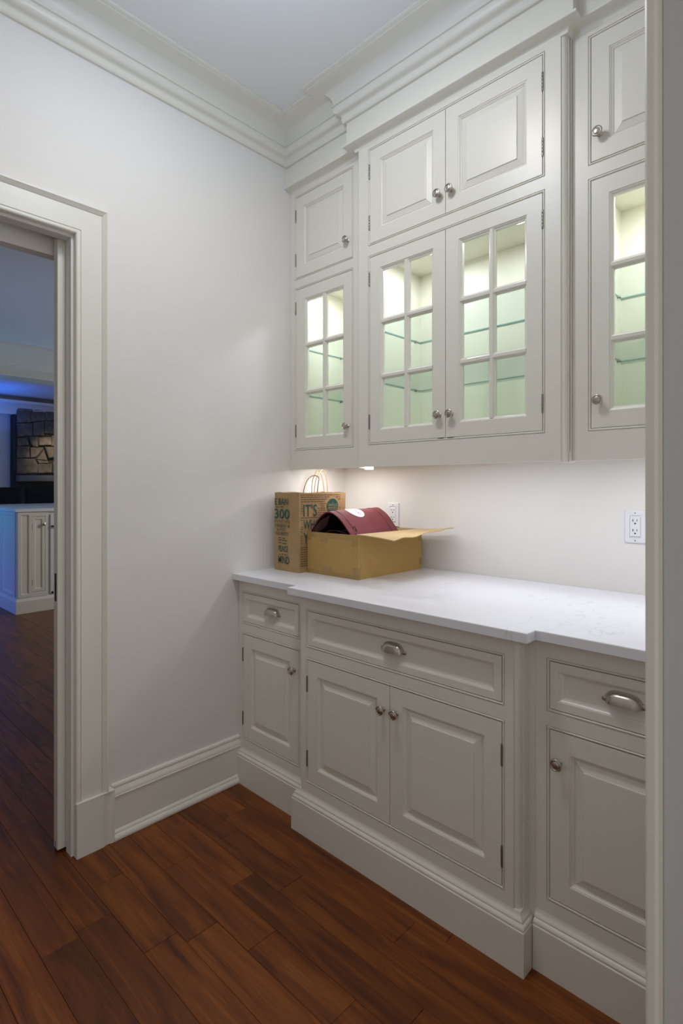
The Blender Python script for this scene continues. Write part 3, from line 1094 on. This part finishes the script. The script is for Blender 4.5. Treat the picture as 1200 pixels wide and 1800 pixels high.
tapes = [(CX0, CX1, zt-0.023, zt), (CX0+0.083, CX0+0.127, zt-0.040, zt+0.0), (CX1-0.034, CX1+0.0, zt-0.046, zt), (CX0, CX1, Z0+0.001, Z0+0.016), (CX0+0.094, CX0+0.150, Z0+0.001, Z0+0.036), (CX1-0.029, CX1, Z0+0.001, Z0+0.047), (CX0, CX0+0.024, zt-0.036, zt)]
for q, (a, b, c, d) in enumerate(tapes):
    o_ = 0.0004+0.00012*q
    obj('tape', MB().box(a, b, CY0-o_, CY0-0.0001, c, d), M['tape'], BOX)
obj('tape', MB().box(CX1+0.0001, CX1+0.0005, CY0, CY0+0.016, Z0+0.001, Z0+0.047), M['tape'], BOX)
obj('tape', MB().box(CX1+0.0001, CX1+0.0005, CY1-0.020, CY1, Z0+0.02, Z0+0.050), M['tape'], BOX)
obj('tape', MB().box(CX1+0.0001, CX1+0.0005, CY1-0.024, CY1, zt-0.05, zt-0.01), M['tape'], BOX)

# ------------------------------------------------------------------ maroon insulated tote lying in the box
TB = empty('maroon_tote', (0.345, -0.17, Z0+0.02), 'maroon fabric cooler bag with a white oval label, lying arched in the cardboard box', 'bag')
arch0 = [(0.252, 1.000), (0.240, 1.060), (0.2285, 1.098), (0.248, 1.122), (0.270, 1.148), (0.295, 1.169), (0.315, 1.181), (0.338, 1.186), (0.366, 1.182), (0.396, 1.167), (0.425, 1.144), (0.450, 1.118), (0.472, 1.092), (0.488, 1.060), (0.492, 1.000)]


def spline(pts, m):
    P = [Vector(p) for p in pts]
    P = [P[0]*2-P[1]]+P+[P[-1]*2-P[-2]]
    out = []
    for i in range(1, len(P)-2):
        for q in range(m):
            t = q/m
            a, b, c, d = P[i-1], P[i], P[i+1], P[i+2]
            out.append(0.5*((2*b)+(-a+c)*t+(2*a-5*b+4*c-d)*t*t+(-a+3*b-3*c+d)*t*t*t))
    out.append(P[-2])
    return out


A0 = spline(arch0, 4)
NA = len(A0)
TY0, TY1 = -0.3290, 0.0050


def tote(i, v, off=0.0):
    """point on the tote skin; i index along the arch, v 0..1 to the back"""
    p = A0[i]
    a, b = A0[max(i-1, 0)], A0[min(i+1, NA-1)]
    nrm = Vector((-(b-a).y, (b-a).x)).normalized()
    y = TY0+(TY1-TY0)*v+(0.012*math.sin(PI*i/(NA-1)))*(1-v)*-0.4
    rise = 0.010*v+0.002*math.sin(6*v)
    x = p.x-0.022*v
    zz = p.y+rise*math.sin(PI*i/(NA-1))
    return Vector((x+nrm.x*off, y, zz+nrm.y*off))


NV = 24
for nm, off in (('shell', 0),):
    sh = MB()
    g = []
    prof = []
    for j in range(NV+1):
        v = j/NV
        for i in range(NA):
            seam = -0.0016 if (abs(v-0.105) < 0.012 or abs(v-0.86) < 0.012) else 0
            g.append(tuple(tote(i, v, seam+0.0006*math.sin(i*0.7+j*0.5))))
    for j in range(NV+1):
        v = j/NV
        for i in range(NA):
            g.append(tuple(tote(i, v, -0.0045)))
    K = NA*(NV+1)
    fs = []
    for lay in (0, 1):
        for j in range(NV):
            for i in range(NA-1):
                fs.append((lay*K+j*NA+i, lay*K+j*NA+i+1, lay*K+(j+1)*NA+i+1, lay*K+(j+1)*NA+i))
    for i in range(NA-1):
        fs.append((i, i+1, K+i+1, K+i))
        fs.append((NV*NA+i, NV*NA+i+1, K+NV*NA+i+1, K+NV*NA+i))
    for j in range(NV):
        fs.append((j*NA, (j+1)*NA, K+(j+1)*NA, K+j*NA))
        fs.append((j*NA+NA-1, (j+1)*NA+NA-1, K+(j+1)*NA+NA-1, K+j*NA+NA-1))
    fm = [0]*(NV*(NA-1))+[1]*(NV*(NA-1))+[0]*(len(fs)-2*NV*(NA-1))
    obj('shell', MB().add(g, fs), None, TB, 50, mats=[M['maroon'], M['maroon_dark']], fmat=fm)
# seams, back panel, folded lining, zip tag
for v in (0.105, 0.86):
    obj('seam', MB().tube([tote(i, v, 0.0001) for i in range(8, NA)], 0.0012, 6), M['maroon_dark'], TB, 60)
back = [tote(i, 0.99, -0.004) for i in range(NA)]
obj('back_panel', MB().rings([[tuple(p) for p in back], [(p.x, p.y-0.004, p.z) for p in back]]), M['maroon'], TB)
bot = [(0.255+0.232*i/12, 1.010+0.004*math.sin(i)) for i in range(13)]
fold = []
for j in range(9):
    for i in range(13):
        t = i/12
        fold.append((0.262+0.205*t, TY0+0.012+0.03*j+0.008*math.sin(3*t), 1.068+0.045*math.sin(PI*t)**0.8*(1-0.06*j)-0.016*t))
ffs = [(j*13+i, j*13+i+1, (j+1)*13+i+1, (j+1)*13+i) for j in range(8) for i in range(12)]
obj('lining', MB().add(fold, ffs), M['maroon_dark'], TB, 60, solid=0.003)
obj('under_flap', MB().sweep([(-0.322, 1.0), (-0.322, 1.001)], [(0, 0), (0.001, 0)], lambda a, b, o: (0.3+o, a, b)) if False else MB().add(
    [(0.2600, -0.325, 1.088), (0.2300, -0.327, 1.0985), (0.2800, -0.323, 1.145), (0.3350, -0.321, 1.170), (0.2950, -0.30, 1.120)], [(0, 1, 2, 4), (4, 2, 3)]), M['maroon_dark'], TB, 0, solid=0.002)
i_t = NA-13
obj('zip_tag', MB().tube([tote(i_t, 0.10, 0.002), tote(i_t, 0.115, 0.006)+Vector((0.003, 0, 0.004)), tote(i_t, 0.13, 0.006)+Vector((0.006, 0, -0.006)), tote(i_t+1, 0.14, 0.003)+Vector((0.006, 0, -0.010))], 0.002, 8), M['maroon_dark'], TB, 60)
# oval label conforming to the skin


def arc_pos(s):
    """s metres along the arch measured from the ridge"""
    i0 = min(range(NA), key=lambda i: abs(A0[i].x-0.340))
    i = i0
    while s > 0 and i < NA-2:
        d = (A0[i+1]-A0[i]).length
        if s < d:
            return i+s/d
        s -= d
        i += 1
    while s < 0 and i > 0:
        d = (A0[i]-A0[i-1]).length
        if -s < d:
            return i+s/d
        s += d
        i -= 1
    return float(i)


def on_tote(s, yv, off):
    f = arc_pos(s)
    i = int(f)
    v = (yv-TY0)/(TY1-TY0)
    return tuple(tote(i, v, off).lerp(tote(min(i+1, NA-1), v, off), f-i))


LSC, LYC = 0.036, -0.190
lb = MB()
rg = [[on_tote(LSC+r_*0.047*math.cos(2*PI*q/36), LYC+r_*0.047*math.sin(2*PI*q/36), 0.0014) for q in range(36)] for r_ in (1.0, 0.75, 0.5, 0.25, 0.02)]
lb.rings(rg, False, True)
obj('label', lb, M['label'], TB, 60)
lt = MB()
put_text(lt, 'YEROO', -0.030, 0.030, -0.008, 0.011, lambda u, v: on_tote(LSC+u, LYC+v+0.006, 0.0019), 0.0)
put_text(lt, 'C O  A F', -0.020, 0.018, -0.004, 0.004, lambda u, v: on_tote(LSC+u, LYC+v-0.018, 0.0019), 0.0)
obj('label_lettering', lt, M['grey_ink'], TB)

# ------------------------------------------------------------------ kitchen beyond the doorway
KC = 2.96
structure('ceiling', MB().box(-9.7, -0.14, -3.0, 4.2, KC, KC+0.06), M['ceiling'])
structure('wall_far', MB().box(-9.7, -9.5, -3.0, 4.2, 0, KC), M['wall'])
structure('wall_near', MB().box(-9.7, -0.14, -3.1, -3.0, 0, KC), M['wall'])
structure('wall_north', MB().box(-9.7, -0.14, 4.2, 4.3, 0, KC).box(-0.16, -0.14, WALL_Y, 4.2, 0, KC), M['wall'])
# beam with crown between kitchen and family room
structure('trim_8', MB().box(-5.62, -5.30, -3.0, 4.2, 2.60, KC), M['trim'])
kcr = [(0, 2.70), (0.02, 2.70), (0.025, 2.735), (0.045, 2.745), (0.05, 2.775), (0.055, 2.79), (0.075, 2.85), (0.12, 2.90), (0.16, 2.915), (0.17, 2.93), (0.17, 2.9598), (0, 2.9598)]
structure('trim_9', MB().sweep([(-5.30, -3.0), (-5.30, 4.2)], kcr, XY), M['trim'], 40)
structure('trim_10', MB().box(-5.301, -5.290, -3.0, 4.2, 2.60, 2.625), M['trim'])
fcr = [(0, 2.62), (0.02, 2.62), (0.03, 2.68), (0.08, 2.74), (0.16, 2.80), (0.20, 2.81), (0.20, 2.86), (0, 2.86)]
structure('trim_11', MB().sweep([(-9.35, -3.0), (-9.35, 4.2)], fcr, XY), M['trim'], 40)

# stone chimney breast
FX = -9.32
ch = MB().box(-9.52, FX, 1.12, 3.4, 0, 2.62)
CHM = tag(obj('stone_fireplace', ch, M['mortar'], None), 'rough stone chimney breast with a grey mantel shelf, far beyond the doorway', 'fireplace')


def fp(px, py):
    """stone outlines measured on the breast: 10 mm grid"""
    return (1.15+(px-22)*0.01025, 1.295+(855-py+ (px-22)*0.035)*0.01235)


stones = [
    [(25, 784), (42, 781), (43, 793), (26, 795)], [(43, 781), (58, 780), (58, 797), (50, 795), (45, 790)], [(59, 782), (80, 781), (81, 793), (60, 794)], [(82, 779), (95, 776), (96, 796), (82, 794)],
    [(25, 796), (44, 796), (45, 812), (25, 812)], [(47, 797), (68, 798), (56, 811), (47, 812)], [(69, 800), (75, 817), (57, 815)], [(70, 796), (96, 797), (96, 812), (77, 813)],
    [(25, 814), (54, 815), (59, 825), (57, 836), (25, 836)], [(60, 822), (83, 823), (82, 836), (59, 836)], [(84, 821), (96, 816), (96, 836), (84, 836)], [(57, 816), (75, 818), (76, 821), (60, 821)],
    [(50, 760), (68, 757), (68, 778), (50, 779)], [(70, 757), (85, 756), (86, 776), (69, 774)], [(87, 758), (96, 756), (96, 775), (88, 775)], [(25, 762), (48, 761), (48, 779), (26, 781)],
    [(25, 745), (45, 744), (46, 759), (25, 760)], [(47, 743), (70, 742), (70, 755), (47, 758)], [(72, 741), (96, 741), (96, 754), (72, 755)], [(25, 730), (50, 731), (50, 742), (25, 743)], [(52, 731), (96, 734), (96, 739), (52, 741)]]
rr = random.Random(5)
y = 97
while y < 230:          # the rest of the breast, coursed more simply
    wd = rr.uniform(18, 32)
    zz = 733
    while zz < 836:
        hh = min(rr.uniform(12, 20), 836-zz)
        if hh > 4:
            stones.append([(y+1, zz+rr.uniform(0, 2)), (y+wd-1, zz+rr.uniform(0, 2)), (y+wd-1, zz+hh-1), (y+1, zz+hh-rr.uniform(1, 2))])
        zz += hh
    y += wd
for st in stones:
    pts = [fp(*p) for p in st]
    cx = sum(p[0] for p in pts)/len(pts)
    cz_ = sum(p[1] for p in pts)/len(pts)
    d = rr.uniform(0.03, 0.07)
    rs = []
    for sc_, o in ((1.07, -0.02), (1.05, d*0.75), (0.90, d)):
        rs.append([(FX+o+rr.uniform(-0.006, 0.006)*(o > 0), cx+(p[0]-cx)*sc_, cz_+(p[1]-cz_)*sc_) for p in pts])
    obj('stone', MB().rings(rs), M['stone'], CHM)
obj('mantel', MB().rect_rings(1.16, 3.3, 1.385, 1.495, [(0, 0), (0, 0.20), (0.01, 0.21)], rightside(FX)), M['mantel'], CHM)

# kitchen island (bar height)
IX, IY = -4.20, -0.2515
ISL = empty('kitchen_island', (IX-0.8, IY+0.6, 0), 'cream panelled kitchen island with a white top, seen through the doorway', 'island')
ib = MB().box(-6.0, IX-0.012, IY+0.012, 0.95, 0.15, 1.034)
ib.box(-6.0, IX-0.005, IY, IY+0.135, 0.15, 1.034)
obj('body', ib, M['cabinet'], ISL)
obj('island_top', MB().rect_rings(-6.05, IX+0.02, IY-0.02, 0.98, [(0, 1.034), (0, 1.060), (0.004, 1.064)], lambda u, v, o: (u, v, o)), M['quartz'], ISL)
ipl = [(-0.02, 0), (0.018, 0), (0.018, 0.125), (0.012, 0.132), (0.010, 0.145), (0.002, 0.158), (-0.02, 0.158)]
obj('plinth', MB().sweep([(-6.0, IY), (IX, IY), (IX, -0.118), (IX-0.006, -0.118), (IX-0.006, 0.95)][:5], ipl, XY), M['cabinet'], ISL, 35)


def flat_panel(a, b, c, d, mp):
    return MB().rect_rings(a, b, c, d, [(0, 0.0005), (0.0, 0.0018), (0.003, 0.0018), (0.005, -0.006), (0.012, -0.008), (0.014, -0.0085)], mp)


rs_ = rightside(IX+0.0015)
# recessed panel on the pilaster, door beyond it


def shaker(a, b, c, d, st, xf, t=0.013):
    return MB().rect_rings(a, b, c, d, [(0, -t), (0, 0), (st, 0), (st+0.001, -0.004), (st+0.008, -0.0105), (st+0.009, -0.0115)], rightside(xf))


obj('end_panel', shaker(IY+0.003, -0.1180, 0.160, 1.030, 0.030, IX+0.010), M['cabinet'], ISL)
obj('door_frame', MB().box(IX-0.012, IX+0.003, -0.1175, 0.034, 0.155, 0.206).box(IX-0.012, IX+0.003, -0.1175, 0.034, 0.984, 1.032).box(IX-0.012, IX+0.003, 0.0095, 0.034, 0.206, 0.984), M['cabinet'], ISL)
dd = obj('door', shaker(-0.1145, 0.006, 0.2095, 0.9805, 0.026, IX+0.003), M['cabinet'], ISL)
obj('knob', MB().lathe((IX+0.004, -0.008, 0.90), (1, 0, 0), [(0.007, 0), (0.006, 0.012), (0.016, 0.018), (0.017, 0.026), (0, 0.032)], 16), M['nickel'], dd, 40)
for z in (0.30, 0.88):
    obj('hinge', MB().box(IX+0.0035, IX+0.008, -0.1185, -0.1125, z-0.028, z+0.028), M['hinge'], dd)
fr = obj('dishwasher_panel', shaker(0.060, 0.66, 0.165, 1.0, 0.05, IX+0.006), M['plastic'], ISL)
obj('bar_pull', MB().box(IX+0.006, IX+0.04, 0.068, 0.64, 0.872, 0.884), M['black'], fr)
obj('foot_latch', MB().box(IX+0.006, IX+0.02, 0.072, 0.085, 0.170, 0.190), M['black'], fr)
# panels along the long face, facing the near aisle
lf = front(IY-0.001)
for k in range(4):
    x1 = IX-0.045-k*0.455
    x0 = x1-0.455
    mb = MB().rect_rings(x0, x1, 0.165, 1.030, [(0, 0), (0, 0.010), (0.030, 0.010), (0.034, 0.005), (0.044, 0.002), (0.046, 0.0015)], lf)
    obj('side_panel', mb, M['cabinet'], ISL)

# bar stools behind the island: dark high backs just above the top


def stool(y, x, label):
    e = empty('bar_stool', (x, y, 0), label, 'stool', 'dark high-backed bar stools behind the island')
    obj('backrest', MB().rect_rings(y-0.33, y+0.33, 0.80, 1.282, [(0.02, -0.05), (0, -0.035), (0, 0.0), (0.02, 0.015)], rightside(x+0.20)), M['leather'], e, 30)
    obj('seat', MB().rect_rings(x-0.24, x+0.2, y-0.26, y+0.26, [(0.02, 0.70), (0, 0.715), (0, 0.76), (0.03, 0.785)], lambda u, v, o: (u, v, o)), M['leather'], e, 30)
    for sx in (-0.2, 0.16):
        for sy in (-0.22, 0.22):
            obj('leg', MB().box(x+sx-0.02, x+sx+0.02, y+sy-0.02, y+sy+0.02, 0.0, 0.705), M['leather'], e)
    return e


stool(0.06, -6.55, 'left one of two dark high-backed bar stools behind the island')
stool(0.79, -6.55, 'right one of two dark high-backed bar stools behind the island')
